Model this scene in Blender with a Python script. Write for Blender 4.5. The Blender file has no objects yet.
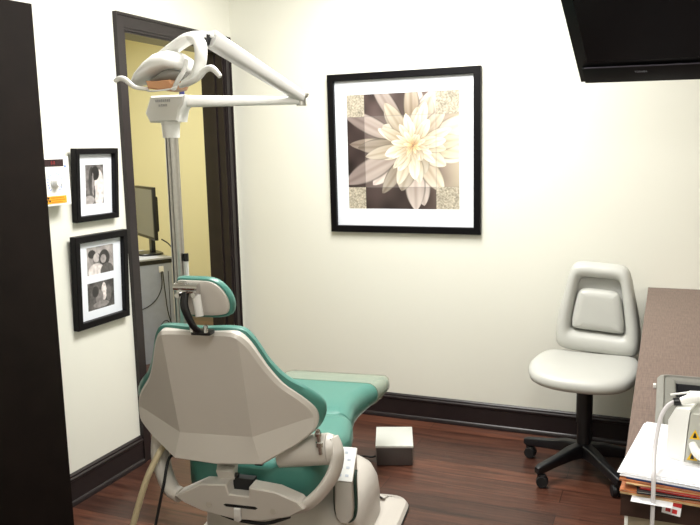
import bpy, bmesh, math, random
import numpy as np
from mathutils import Vector, Matrix
random.seed(7); rng = np.random.default_rng(5)
C = bpy.context.scene.collection
PI = math.pi
def R(d): return math.radians(d)
V = Vector
# ------------------------------------------------------------------ materials
def nt(name):
    m = bpy.data.materials.new(name); m.use_nodes = True
    return m, m.node_tree, m.node_tree.nodes['Principled BSDF']
def srgb(c):
    return tuple((x/255/12.92 if x/255 <= .04045 else ((x/255+.055)/1.055)**2.4) for x in c)+(1,)
def mat(name, col, rough=.5, metal=0, spec=.5, noise=0, nscale=30, bump=0, bscale=200, coat=0):
    m, t, b = nt(name)
    c = srgb(col)
    b.inputs['Base Color'].default_value = c; b.inputs['Roughness'].default_value = rough
    b.inputs['Metallic'].default_value = metal; b.inputs['Specular IOR Level'].default_value = spec
    if coat: b.inputs['Coat Weight'].default_value = coat; b.inputs['Coat Roughness'].default_value = .15
    tc = t.nodes.new('ShaderNodeTexCoord')
    if noise:
        n = t.nodes.new('ShaderNodeTexNoise'); n.inputs['Scale'].default_value = nscale; n.inputs['Detail'].default_value = 4
        t.links.new(tc.outputs['Object'], n.inputs['Vector'])
        r = t.nodes.new('ShaderNodeValToRGB')
        r.color_ramp.elements[0].position = .3; r.color_ramp.elements[1].position = .7
        r.color_ramp.elements[0].color = tuple(x*(1-noise) for x in c[:3])+(1,)
        r.color_ramp.elements[1].color = tuple(min(1, x*(1+noise)) for x in c[:3])+(1,)
        t.links.new(n.outputs['Fac'], r.inputs['Fac']); t.links.new(r.outputs['Color'], b.inputs['Base Color'])
    if bump:
        n = t.nodes.new('ShaderNodeTexNoise'); n.inputs['Scale'].default_value = bscale; n.inputs['Detail'].default_value = 3
        t.links.new(tc.outputs['Object'], n.inputs['Vector'])
        k = t.nodes.new('ShaderNodeBump'); k.inputs['Strength'].default_value = bump; k.inputs['Distance'].default_value = .002
        t.links.new(n.outputs['Fac'], k.inputs['Height']); t.links.new(k.outputs['Normal'], b.inputs['Normal'])
    return m
def emit(name, col, s):
    m, t, b = nt(name); b.inputs['Base Color'].default_value = srgb(col)
    b.inputs['Emission Color'].default_value = srgb(col); b.inputs['Emission Strength'].default_value = s
    return m
def floor_mat():
    m, t, b = nt('wood_plank_floor')
    N = t.nodes.new; L = t.links.new
    tc = N('ShaderNodeTexCoord')
    br = N('ShaderNodeTexBrick'); br.inputs['Scale'].default_value = 1
    br.inputs['Brick Width'].default_value = 1.2; br.inputs['Row Height'].default_value = .125
    br.inputs['Mortar Size'].default_value = .0016; br.inputs['Mortar Smooth'].default_value = .2; br.offset = .37
    br.inputs['Color1'].default_value = srgb((98, 62, 48)); br.inputs['Color2'].default_value = srgb((62, 40, 34))
    br.inputs['Mortar'].default_value = srgb((26, 14, 12)); br.inputs['Bias'].default_value = 0
    L(tc.outputs['Object'], br.inputs['Vector'])
    mp = N('ShaderNodeMapping'); mp.inputs['Scale'].default_value = (1.1, 16, 1); L(tc.outputs['Object'], mp.inputs['Vector'])
    n1 = N('ShaderNodeTexNoise'); n1.inputs['Scale'].default_value = 2.2; n1.inputs['Detail'].default_value = 7; n1.inputs['Roughness'].default_value = .65
    n1.inputs['Distortion'].default_value = .6
    L(mp.outputs['Vector'], n1.inputs['Vector'])
    r = N('ShaderNodeValToRGB'); e = r.color_ramp.elements
    e[0].position = .3; e[0].color = (.30, .26, .26, 1); e[1].position = .75; e[1].color = (1.7, 1.6, 1.5, 1)
    L(n1.outputs['Fac'], r.inputs['Fac'])
    mx = N('ShaderNodeMix'); mx.data_type = 'RGBA'; mx.blend_type = 'MULTIPLY'; mx.inputs[0].default_value = 1
    L(br.outputs['Color'], mx.inputs[6]); L(r.outputs['Color'], mx.inputs[7])
    L(mx.outputs[2], b.inputs['Base Color'])
    b.inputs['Roughness'].default_value = .33; b.inputs['Specular IOR Level'].default_value = .45
    k = N('ShaderNodeBump'); k.inputs['Strength'].default_value = .25; k.inputs['Distance'].default_value = .002
    L(n1.outputs['Fac'], k.inputs['Height']); L(k.outputs['Normal'], b.inputs['Normal'])
    return m
def counter_mat():
    m, t, b = nt('brown_linen_laminate')
    N = t.nodes.new; L = t.links.new
    tc = N('ShaderNodeTexCoord')
    outs = []
    for sc in ((260, 14, 1), (14, 260, 1)):
        mp = N('ShaderNodeMapping'); mp.inputs['Scale'].default_value = sc; L(tc.outputs['Object'], mp.inputs['Vector'])
        n = N('ShaderNodeTexNoise'); n.inputs['Scale'].default_value = 1.2; n.inputs['Detail'].default_value = 3; L(mp.outputs['Vector'], n.inputs['Vector'])
        outs.append(n.outputs['Fac'])
    a = N('ShaderNodeMath'); a.operation = 'ADD'; L(outs[0], a.inputs[0]); L(outs[1], a.inputs[1])
    a2 = N('ShaderNodeMath'); a2.operation = 'MULTIPLY'; a2.inputs[1].default_value = .5; L(a.outputs[0], a2.inputs[0])
    r = N('ShaderNodeValToRGB'); e = r.color_ramp.elements
    e[0].position = .35; e[0].color = srgb((84, 64, 56)); e[1].position = .65; e[1].color = srgb((128, 106, 96))
    L(a2.outputs[0], r.inputs['Fac']); L(r.outputs['Color'], b.inputs['Base Color'])
    b.inputs['Roughness'].default_value = .42
    return m
def print_mat(name, rough=.5):
    m, t, b = nt(name)
    a = t.nodes.new('ShaderNodeVertexColor'); a.layer_name = 'Col'
    t.links.new(a.outputs['Color'], b.inputs['Base Color']); b.inputs['Roughness'].default_value = rough
    return m
M = dict(
 wall=mat('cream_wall_paint', (233, 232, 221), .6, bump=.12, bscale=260),
 yellow=mat('yellow_wall_paint', (228, 220, 172), .65, bump=.1, bscale=260),
 ceil=mat('ceiling_paint', (240, 240, 236), .8, bump=.2, bscale=120),
 trim=mat('dark_brown_trim_paint', (36, 29, 30), .33, spec=.4, noise=.12, nscale=14),
 door=mat('espresso_wood', (22, 16, 13), .7, spec=.1, noise=.18, nscale=9),
 floor=floor_mat(), counter=counter_mat(),
 edge=mat('dark_brown_laminate', (54, 36, 30), .35, noise=.1),
 beige=mat('beige_cabinet_laminate', (150, 138, 118), .5, noise=.04),
 teal=mat('teal_vinyl', (72, 130, 119), .36, spec=.5, bump=.12, bscale=420),
 cream=mat('warm_grey_plastic', (200, 194, 186), .38, noise=.02, nscale=6),
 plastic=mat('white_plastic', (246, 246, 243), .3),
 wgrey=mat('light_grey_plastic', (214, 213, 210), .35),
 chrome=mat('chrome', (215, 215, 215), .12, 1), steel=mat('brushed_aluminium', (190, 188, 184), .3, 1, noise=.06, nscale=60),
 black=mat('black_plastic', (14, 14, 17), .35), blackf=mat('black_frame_paint', (8, 6, 9), .45, spec=.18), rubber=mat('black_rubber', (16, 16, 18), .6),
 blacksteel=mat('black_steel', (20, 21, 25), .4),
 screen=mat('dark_glass_screen', (4, 4, 7), .25, spec=.2), tvb=mat('gloss_black_bezel', (5, 5, 7), .35, spec=.25),
 glare=mat('screen_glare_grey', (112, 112, 104), .3),  # monitor screen: reflected light painted in as a flat grey
 mat_w=mat('white_mat_board', (232, 236, 244), .7), paper=mat('white_paper', (240, 240, 244), .75),
 vinyl=mat('light_grey_vinyl', (192, 192, 186), .4, bump=.1, bscale=500),
 grey=mat('grey_laminate', (160, 167, 184), .5, noise=.05, nscale=20),
 basin=mat('grey_moulded_plastic', (120, 119, 113), .42, noise=.05, nscale=90), basin_in=mat('dark_grey_plastic', (60, 60, 64), .4),
 tan=mat('amber_lens', (214, 158, 116), .25), hose=mat('cream_hose', (196, 182, 148), .4),
 dgreen=mat('dark_green_rubber', (34, 60, 50), .5), blue=mat('blue_ink', (120, 150, 220), .5), ltext=mat('grey_ink', (150, 150, 158), .5),
 red=mat('red_ink', (186, 34, 38), .5), orange=mat('orange_sticker', (246, 168, 40), .5), yellowst=mat('yellow_sticker', (236, 190, 30), .5),
 dred=mat('dark_red_display', (40, 10, 18), .25), redled=emit('red_digits', (130, 25, 30), .25),
 cord=mat('white_cord', (200, 196, 198), .4), photo=print_mat('photo_print', .4), prt=print_mat('art_print', .4),
 clear=None)
m, t, b = nt('clear_plastic_cover'); b.inputs['Base Color'].default_value = srgb((186, 188, 170)); b.inputs['Roughness'].default_value = .12
b.inputs['Transmission Weight'].default_value = 0; b.inputs['Alpha'].default_value = .5; M['clear'] = m
for nme, c in dict(p_blue=(40, 62, 110), p_orange=(190, 116, 70), p_black=(26, 24, 26), p_red=(176, 40, 38), p_tan=(206, 176, 130), p_teal=(70, 110, 110)).items(): M[nme] = mat('paper_'+nme[2:], c, .5, noise=.3, nscale=40)

# ------------------------------------------------------------------ mesh tools
class MB:
    def __init__(s): s.v = []; s.f = []; s.fm = []; s.cur = 0
    def add(s, vs, fs):
        o = len(s.v); s.v += [tuple(p) for p in vs]; s.f += [tuple(i+o for i in f) for f in fs]; s.fm += [s.cur]*len(fs); return s
    def m(s, k): s.cur = k; return s
    def box(s, c, d, rot=None, bev=0):
        bm = bmesh.new(); bmesh.ops.create_cube(bm, size=1)
        bmesh.ops.scale(bm, vec=d, verts=bm.verts)
        if bev: bmesh.ops.bevel(bm, geom=bm.edges[:], offset=bev, segments=2, profile=.6, affect='EDGES')
        T = Matrix.Translation(c) @ (rot.to_4x4() if rot else Matrix())
        bmesh.ops.transform(bm, matrix=T, verts=bm.verts); s.bm(bm); return s
    def bm(s, bm):
        bm.verts.ensure_lookup_table(); s.add([v.co[:] for v in bm.verts], [[v.index for v in f.verts] for f in bm.faces]); bm.free()
    def cyl(s, a, b, r, r2=None, n=24, cap=True):
        r2 = r if r2 is None else r2; a = V(a); b = V(b); d = (b-a).normalized()
        x = d.orthogonal().normalized(); y = d.cross(x)
        vs = []; 
        for p, q in ((a, r), (b, r2)):
            for i in range(n): an = 2*PI*i/n; vs.append(p+(x*math.cos(an)+y*math.sin(an))*q)
        fs = [(i, (i+1) % n, n+(i+1) % n, n+i) for i in range(n)]
        if cap: fs += [tuple(reversed(range(n))), tuple(range(n, 2*n))]
        return s.add(vs, fs)
    def sweep(s, pts, rad, n=12, sub=6, flat=None):
        """round (or flattened) tube through points, smoothed"""
        pts = [V(p) for p in pts]
        if not hasattr(rad, '__len__'): rad = [rad]*len(pts)
        P = []; Q = []
        for i in range(len(pts)-1):
            p0 = pts[max(i-1, 0)]; p1 = pts[i]; p2 = pts[i+1]; p3 = pts[min(i+2, len(pts)-1)]
            for k in range(sub):
                t = k/sub; P.append(.5*((2*p1)+(p2-p0)*t+(2*p0-5*p1+4*p2-p3)*t*t+(3*p1-p0-3*p2+p3)*t**3)); Q.append(rad[i]*(1-t)+rad[i+1]*t)
        P.append(pts[-1]); Q.append(rad[-1])
        vs = []; x = None
        for i, p in enumerate(P):
            d = (P[min(i+1, len(P)-1)]-P[max(i-1, 0)]).normalized()
            if x is None: x = d.orthogonal().normalized() if flat is None else V(flat[0]).normalized()
            x = (x-d*x.dot(d)).normalized(); y = d.cross(x)
            fx, fy = (1, 1) if flat is None else (flat[1], flat[2])
            for j in range(n): a = 2*PI*j/n; vs.append(p+x*math.cos(a)*Q[i]*fx+y*math.sin(a)*Q[i]*fy)
        k = len(P); fs = [(i*n+j, i*n+(j+1) % n, (i+1)*n+(j+1) % n, (i+1)*n+j) for i in range(k-1) for j in range(n)]
        fs += [tuple(reversed(range(n))), tuple((k-1)*n+j for j in range(n))]
        return s.add(vs, fs)
    def loft(s, rings, cap=True):
        n = len(rings[0]); vs = [p for r in rings for p in r]
        fs = [(i*n+j, i*n+(j+1) % n, (i+1)*n+(j+1) % n, (i+1)*n+j) for i in range(len(rings)-1) for j in range(n)]
        if cap: fs += [tuple(reversed(range(n))), tuple((len(rings)-1)*n+j for j in range(n))]
        return s.add(vs, fs)
    def prism(s, poly, h0, h1, fr=lambda x, y, z: (x, y, z), bev=0):
        """polygon in (x,y) extruded h0..h1; fr maps to space"""
        n = len(poly); 
        lay = [(0, h0), (0, h1)] if not bev else [(bev, h0), (0, h0+bev*(1 if h1 > h0 else -1)), (0, h1-bev*(1 if h1 > h0 else -1)), (bev, h1)]
        return s.loft([[fr(x, y, h) for x, y in inset(poly, i)] for i, h in lay])
    def build(s, name, m, parent=None, smooth=40, mtx=None):
        me = bpy.data.meshes.new(name); me.from_pydata(s.v, [], s.f); me.validate()
        bm = bmesh.new(); bm.from_mesh(me); bmesh.ops.recalc_face_normals(bm, faces=bm.faces); bm.to_mesh(me); bm.free()
        ms = m if isinstance(m, (list, tuple)) else [m]
        for q in ms: me.materials.append(q)
        if len(ms) > 1 and len(me.polygons) == len(s.fm):
            for p, k in zip(me.polygons, s.fm): p.material_index = k
        if smooth:
            me.polygons.foreach_set('use_smooth', [True]*len(me.polygons)); me.set_sharp_from_angle(angle=R(smooth))
        o = bpy.data.objects.new(name, me); C.objects.link(o)
        if parent: o.parent = parent
        if mtx: o.matrix_world = mtx
        return o
def inset(poly, d):
    if not d: return [tuple(p) for p in poly]
    A = sum(poly[i][0]*poly[(i+1) % len(poly)][1]-poly[(i+1) % len(poly)][0]*poly[i][1] for i in range(len(poly)))
    sg = 1 if A > 0 else -1; out = []; n = len(poly)
    for i in range(n):
        a = V(poly[i-1]); b = V(poly[i]); c = V(poly[(i+1) % n])
        e1 = (b-a).normalized(); e2 = (c-b).normalized()
        n1 = V((-e1.y, e1.x))*sg; n2 = V((-e2.y, e2.x))*sg; q = n1+n2
        if q.length < 1e-6: q = n1
        q.normalize(); k = d/max(.5, q.dot(n1)); out.append((b.x+q.x*k, b.y+q.y*k))
    return out
def spline(pts, sub=6, closed=True):
    n = len(pts); out = []
    for i in range(n if closed else n-1):
        g = (lambda k: pts[k % n]) if closed else (lambda k: pts[min(max(k, 0), n-1)])
        p0, p1, p2, p3 = [V(g(i+k)) for k in (-1, 0, 1, 2)]
        for k in range(sub):
            t = k/sub; q = .5*((2*p1)+(p2-p0)*t+(2*p0-5*p1+4*p2-p3)*t*t+(3*p1-p0-3*p2+p3)*t**3); out.append(tuple(q))
    if not closed: out.append(tuple(pts[-1]))
    return out
def rrect(w, d, r, n=5, cx=0, cy=0):
    out = []
    for sx, sy, a0 in ((1, 1, 0), (-1, 1, 90), (-1, -1, 180), (1, -1, 270)):
        for k in range(n+1):
            a = R(a0+90*k/n); out.append((cx+sx*(w/2-r)+r*math.cos(a), cy+sy*(d/2-r)+r*math.sin(a)))
    return out
def pad(mb, outline, cen, layers, surf):
    """stack of inset rings closed by shrinking caps; surf(a,b,n)->point. layers=[(inset,n)]"""
    rings = []
    def caps(ins, nn): 
        base = inset(outline, ins); o = []
        for k in (.75, .5, .25, .03): o.append([surf(cen[0]+(a-cen[0])*k, cen[1]+(b-cen[1])*k, nn) for a, b in base])
        return o
    rings += caps(*layers[0])[::-1]
    for i, nn in layers: rings.append([surf(a, b, nn) for a, b in inset(outline, i)])
    rings += caps(*layers[-1])
    mb.loft(rings)
def empty(name, label, cat, loc=(0, 0, 0), rz=0, group=None):
    o = bpy.data.objects.new(name, None); C.objects.link(o); o.location = loc; o.rotation_euler = (0, 0, rz); o.empty_display_size = .1
    o['label'] = label; o['category'] = cat
    if group: o['group'] = group
    return o
def tag(o, label, cat, group=None):
    o['label'] = label; o['category'] = cat
    if group: o['group'] = group
    return o
def struct(o): o['kind'] = 'structure'; return o
def plain(name, mb, m, label, cat, loc, rz=0, group=None, smooth=40):
    o = mb.build(name, m, smooth=smooth); o.location = loc; o.rotation_euler = (0, 0, rz); return tag(o, label, cat, group)

# ------------------------------------------------------------------ room shell
H = 2.62; XR = 3.35; YF = -5.2; TH = .127
def bx(mb, x0, x1, y0, y1, z0, z1): return mb.box(((x0+x1)/2, (y0+y1)/2, (z0+z1)/2), (abs(x1-x0), abs(y1-y0), abs(z1-z0)))
DY0, DY1, DZ = -.943, -.095, 2.06        # doorway to the back room
EY0, EY1 = -2.56, -1.70                  # near door
struct(bx(MB(), -3.6, XR+.1, YF-.1, 2.1, -.1, 0).build('floor', M['floor'], smooth=0))
struct(bx(MB(), -3.6, XR+.1, YF-.1, 2.1, H, H+.1).build('ceiling', M['ceil'], smooth=0))
mb = MB()
for y0, y1, z0, z1 in ((DY1, 0, 0, DZ), (EY1, DY0, 0, DZ), (YF, EY0, 0, DZ), (YF, 0, DZ, H)): bx(mb, -TH, 0, y0, y1, z0, z1)
struct(mb.build('wall_left', M['wall'], smooth=0))
struct(bx(MB(), -TH, XR, 0, .12, 0, H).build('wall_back', M['wall'], smooth=0))
struct(bx(MB(), XR, XR+.1, YF, .12, 0, H).build('wall_right', M['wall'], smooth=0))
struct(bx(MB(), -3.5, XR+.1, YF-.1, YF, 0, H).build('wall_front', M['wall'], smooth=0))
# back room
struct(bx(MB(), -3.5, 0, 1.9, 2.0, 0, H).build('wall_back_room_far', M['yellow'], smooth=0))
struct(bx(MB(), -3.6, -3.5, YF, 2.0, 0, H).build('wall_back_room_left', M['yellow'], smooth=0))
struct(bx(MB(), -.001, .1, .12, 2.0, 0, H).build('wall_back_room_right', M['yellow'], smooth=0))
struct(bx(MB(), -3.5, -TH, -1.45, -1.36, 0, H).build('wall_back_room_near', M['yellow'], smooth=0))

def profile_strip(name, prof, p0, p1, nrm):
    """prof: (out, z) points; swept p0->p1"""
    mb = MB(); nx, ny = nrm
    mb.loft([[(p[0]+nx*o, p[1]+ny*o, z) for o, z in prof] for p in (p0, p1)])
    return struct(mb.build(name, M['trim'], smooth=30))
bp = [(0, 0), (.022, 0), (.022, .012), (.018, .02), (.014, .024), (.014, .108), (.019, .112), (.019, .121), (.012, .126), (.012, .133), (.004, .14), (0, .14)]
profile_strip('baseboard_back', bp, (0, 0), (XR, 0), (0, -1))
profile_strip('baseboard_left', bp, (0, -1.635), (0, -1.005), (1, 0))
profile_strip('baseboard_left_front', bp, (0, YF), (0, -2.63), (1, 0))
profile_strip('baseboard_right', bp, (XR, YF), (XR, -2.3), (-1, 0))
def casing(name, y0, y1, zt, w=.064, wr=None):
    mb = MB(); wr = wr or w
    def board(pa, pb, pc, pd):     # inner pair then outer pair, mitred, stepped profile
        for t0, t1, h in ((0, .16, .010), (.16, .84, .015), (.84, 1, .021)):
            q = lambda a, b, t: (a[0]+(b[0]-a[0])*t, a[1]+(b[1]-a[1])*t)
            c = [q(pa, pc, t0), q(pb, pd, t0), q(pb, pd, t1), q(pa, pc, t1)]
            mb.loft([[(0, y, z) for y, z in c], [(h, y, z) for y, z in c]])
    board((y0, 0), (y0, zt), (y0-w, 0), (y0-w, zt+w+.012))
    board((y1, 0), (y1, zt), (y1+wr, 0), (y1+wr, zt+w+.012))
    board((y0, zt), (y1, zt), (y0-w, zt+w+.012), (y1+wr, zt+w+.012))
    return struct(mb.build(name, M['trim'], smooth=0))
casing('trim_1', DY0, DY1, DZ-.004, .064, .062)
casing('trim_3', EY0, EY1, DZ-.004, .064)
def jamb(name, y0, y1, zt):
    mb = MB()
    bx(mb, -TH-.012, .002, y0-.004, y0+.012, 0, zt); bx(mb, -TH-.012, .002, y1-.012, y1+.004, 0, zt); bx(mb, -TH-.012, .002, y0, y1, zt-.012, zt+.004)
    bx(mb, -TH*.62, -TH*.35, y0+.012, y0+.022, 0, zt-.012); bx(mb, -TH*.62, -TH*.35, y1-.022, y1-.012, 0, zt-.012)
    return struct(mb.build(name, M['trim'], smooth=0))
jamb('trim_2', DY0, DY1, DZ); jamb('trim_4', EY0, EY1, DZ)
# near door: dark leaf standing ajar
a = V((.133, -1.654)); hinge = V((.03, -2.53)); d = (a-hinge); L_ = d.length
dl = MB().box((L_/2, -.02, 1.025), (L_, .04, 2.03), bev=.002)
door = struct(dl.build('door_1', M['door'])); door.location = (hinge.x, hinge.y, .004); door.rotation_euler.z = math.atan2(d.y, d.x)
hb = MB(); hb.cyl((L_-.07, 0, 0.95), (L_-.07, .018, .95), .03).cyl((L_-.07, .01, .95), (L_-.07, .05, .95), .011); hb.sweep([(L_-.07, .05, .95), (L_-.12, .052, .95), (L_-.17, .05, .95)], .009)
hb.build('door_handle', M['steel'], door)

# ------------------------------------------------------------------ rasters for prints
def raster_obj(name, img, w, h, m, parent, mtx=None):
    """img: (ny,nx,3) sRGB 0..1, row 0 = top; plane in x,z facing -y"""
    ny, nx, _ = img.shape
    xs = np.linspace(-w/2, w/2, nx+1); zs = np.linspace(h/2, -h/2, ny+1)
    vs = [(x, 0, z) for z in zs for x in xs]; W = nx+1
    fs = [(j*W+i, (j+1)*W+i, (j+1)*W+i+1, j*W+i+1) for j in range(ny) for i in range(nx)]
    me = bpy.data.meshes.new(name); me.from_pydata(vs, [], fs)
    ca = me.color_attributes.new('Col', 'BYTE_COLOR', 'CORNER')
    lin = np.where(img <= .04045, img/12.92, ((img+.055)/1.055)**2.4)
    cols = np.ones((ny*nx, 4, 4)); cols[:, :, :3] = lin.reshape(-1, 1, 3)
    ca.data.foreach_set('color', cols.reshape(-1).astype(np.float32))
    me.materials.append(m); o = bpy.data.objects.new(name, me); C.objects.link(o); o.parent = parent
    return o
def vnoise(ny, nx, cell, seed):
    r = np.random.default_rng(seed); gy, gx = ny//cell+3, nx//cell+3; g = r.random((gy, gx))
    y = np.arange(ny)/cell; x = np.arange(nx)/cell; yi = y.astype(int); xi = x.astype(int); fy = (y-yi)[:, None]; fx = (x-xi)[None]
    fy = fy*fy*(3-2*fy); fx = fx*fx*(3-2*fx)
    a = g[yi][:, xi]; b = g[yi][:, xi+1]; c = g[yi+1][:, xi]; d = g[yi+1][:, xi+1]
    return (a*(1-fx)+b*fx)*(1-fy)+(c*(1-fx)+d*fx)*fy
def smooth01(x): x = np.clip(x, 0, 1); return x*x*(3-2*x)
def flower(n=210):
    yy, xx = np.mgrid[0:n, 0:n]; X = (xx+.5)/n; Y = (yy+.5)/n          # Y downwards
    nz = vnoise(n, n, 26, 1)
    img = np.zeros((n, n, 3)); 
    base = np.array([.38, .34, .33]); img[:] = base*(.75+.5*nz[..., None])
    img += np.array([.25, .22, .2])*smooth01((X-.35)*1.2)[..., None]*.8
    cx, cy = .60, .45
    def petal(bx_, by_, ang, L, Wd, c0, c1, edge=.35):
        ca, sa = math.cos(ang), math.sin(ang)
        u = ((X-bx_)*ca+(Y-by_)*sa)/L; v = (-(X-bx_)*sa+(Y-by_)*ca)/Wd
        ok = (u > 0) & (u < 1); uu = np.clip(u, 1e-4, 1)
        hw = np.sin(PI*uu**.8)**.75*(.55+.45*uu)
        q = np.abs(v)/np.maximum(hw, 1e-3); msk = ok & (q < 1)
        al = np.where(msk, smooth01((1-q)*6), 0)[..., None]
        sh = (.3+.7*uu)*(1-.25*np.exp(-(v/.12)**2))+.08*np.sin(v*16)*(1-uu)
        col = np.array(c0)*(1-sh[..., None])+np.array(c1)*sh[..., None]
        col = col*(1-edge*smooth01((q-.72)/.28)*smooth01(1.3-uu))[..., None]
        img[:] = img*(1-al)+np.clip(col, 0, 1)*al
        # dark seam under the next petals
    r = random.Random(3)
    for ring, (cnt, r0, L, Wd, c0, c1, e) in enumerate([
        (11, .22, .46, .115, (.50, .43, .40), (.92, .88, .85), .5), (12, .17, .36, .10, (.42, .35, .27), (.86, .82, .77), .5),
        (12, .12, .30, .088, (.52, .43, .33), (.93, .90, .84), .42), (12, .085, .23, .066, (.58, .48, .34), (.95, .92, .86), .36),
        (11, .05, .17, .05, (.62, .50, .34), (.97, .94, .88), .32), (10, .025, .12, .034, (.66, .50, .32), (.98, .95, .88), .3), (9, .01, .07, .02, (.66, .46, .28), (.96, .90, .76), .3)]):
        for k in range(cnt):
            a = 2*PI*(k+.5*(ring % 2))/cnt+r.uniform(-.26, .26); s = r.uniform(.72, 1.22); dk = r.uniform(.8, 1.04)
            petal(cx+r0*.55*math.cos(a), cy+r0*.5*math.sin(a), a+r.uniform(-.12, .12), L*s*(1.12 if math.cos(a) < 0 else .95), Wd*r.uniform(.75, 1.3), [q*dk for q in c0], [q*dk for q in c1], e*1.35)
    # mauve-grey at the left, pale at the right
    t = smooth01(1-X*2.6)[..., None]; img = img*(1-.16*t*np.array([.85, 1, .95])); 
    t = smooth01((X-.72)*3)[..., None]; img = img*(1-.5*t)+np.array([.88, .87, .76])*.5*t
    c = (X > .16) & (X < .80) & (Y > .19) & (Y < .81)
    img[c] = img[c]*.84+np.array([1.0, .985, .95])*.13
    o = ~c & ((X < .16) | (Y > .81)); img[o] *= .86
    for k in (.16, .80):                                   # panel seams
        s = np.abs(X-k) < .0035; img[s] = img[s]*.75+.12
    for k in (.19, .81):
        s = np.abs(Y-k) < .0035; img[s] = img[s]*.75+.12
    pat = vnoise(n, n, 2, 9)*.6+vnoise(n, n, 4, 8)*.4
    for x0, x1 in ((0, .16), (.80, 1)):
        for y0, y1 in ((0, .19), (.81, 1)):
            s = (X >= x0) & (X < x1) & (Y >= y0) & (Y < y1)
            sw = .5+.5*np.sin(X*95+3*np.sin(Y*70))*np.sin(Y*95+3*np.sin(X*70))
            g = (.50+.22*pat+.14*sw)[..., None]*np.array([1, .96, .88])
            img[s] = g[s]
    img = (img-.55)*1.28+.53
    return np.clip(img, 0, 1)
def blobs(ny, nx, bg, shapes, seed, tint=(1, .96, .95)):
    yy, xx = np.mgrid[0:ny, 0:nx]; X = (xx+.5)/nx; Y = (yy+.5)/ny
    g = bg+.22*(vnoise(ny, nx, max(3, nx//6), seed)-.5)+.10*(vnoise(ny, nx, 3, seed+1)-.5)
    for (cx, cy, rx, ry, v) in shapes:
        d = ((X-cx)/rx)**2+((Y-cy)/ry)**2; a = smooth01((1.12-d)*4); g = g*(1-a)+v*a*(1+.25*(vnoise(ny, nx, 4, seed+2)-.5))
    return np.clip(g[..., None]*np.array(tint), 0, 1)

def frame_parts(root, w, h, fw, dep, windows, extra=None):
    """frame in local x,z facing -y, back at y=0. windows: list of (cx,cz,w,h) openings in the mat; returns list of parents"""
    mb = MB()
    def ring(W, Hh, k): return [(-W/2, k, -Hh/2), (W/2, k, -Hh/2), (W/2, k, Hh/2), (-W/2, k, Hh/2)]
    rs = [ring(w, h, 0), ring(w, h, -dep+.003), ring(w-.006, h-.006, -dep), ring(w-2*fw+.006, h-2*fw+.006, -dep), ring(w-2*fw, h-2*fw, -dep+.003), ring(w-2*fw, h-2*fw, 0)]
    mb.loft(rs+[rs[0]], cap=False)
    fr = mb.build('frame', M['blackf'], root, smooth=0)
    mb = MB(); y = -.006; t = .0024
    W, Hh = w-2*fw, h-2*fw
    xs = sorted({-W/2, W/2}|{c[0]+s*c[2]/2 for c in windows for s in (-1, 1)}); zs = sorted({-Hh/2, Hh/2}|{c[1]+s*c[3]/2 for c in windows for s in (-1, 1)})
    for i in range(len(xs)-1):
        for j in range(len(zs)-1):
            mx, mz = (xs[i]+xs[i+1])/2, (zs[j]+zs[j+1])/2
            if any(abs(mx-c[0]) < c[2]/2 and abs(mz-c[1]) < c[3]/2 for c in windows): continue
            mb.box((mx, y-t/2, mz), (xs[i+1]-xs[i], t, zs[j+1]-zs[j]))
    mo = mb.build('mat_board', M['mat_w'], root, smooth=0)
    return fr, mo
big = empty('framed_flower_print', 'large black framed print of a cream flower in a white mat on the back wall', 'picture', (1.029, -.001, 1.468), R(0))
big.rotation_euler = (R(.6), 0, 0)
frame_parts(big, .84, .85, .036, .03, [(-.005, .008, .622, .61)])
o = raster_obj('print', flower(), .622, .61, M['prt'], big); o.location = (-.005, -.0062, .008)
pf = empty('photo_frame', 'small upper black frame with one upright photo beside the radiation control box', 'picture', (.010, -1.220, 1.369), R(90))
pf.rotation_euler.x = R(3.6)
frame_parts(pf, .268, .312, .024, .03, [(.0, .0, .115, .17)])
o = raster_obj('photo', blobs(60, 40, .42, [(.75, .62, .28, .5, .86), (.35, .4, .16, .35, .22), (.55, .22, .22, .18, .12), (.4, .72, .14, .3, .3), (.42, .5, .05, .3, .6), (.2, .9, .3, .12, .65)], 11), .115, .17, M['photo'], pf); o.location = (0, -.0062, 0)
pf2 = empty('photo_frame', 'lower black frame holding two photos, hanging below the small frame', 'picture', (.009, -1.226, .953), R(90))
pf2.rotation_euler.x = R(2.4)
frame_parts(pf2, .338, .406, .03, .03, [(.005, .083, .172, .123), (.002, -.074, .172, .123)])
o = raster_obj('photo', blobs(50, 64, .62, [(.2, .25, .14, .15, .2), (.4, .5, .17, .25, .42), (.36, .4, .11, .17, .72), (.66, .45, .2, .3, .2), (.62, .48, .11, .16, .62), (.35, .9, .3, .3, .85), (.75, .95, .25, .3, .35)], 21), .172, .123, M['photo'], pf2); o.location = (.005, -.0062, .083)
o = raster_obj('photo', blobs(50, 64, .32, [(.62, .4, .1, .33, .9), (.45, .6, .14, .3, .5), (.3, .35, .12, .2, .2), (.5, .85, .3, .12, .55), (.8, .5, .1, .3, .42)], 31), .172, .123, M['photo'], pf2); o.location = (.002, -.0062, -.074)
for p, l in zip([c for c in pf2.children if c.name.startswith('photo')], ('black and white photo of two people close together', 'darker black and white photo below')): p['label'] = l

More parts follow.
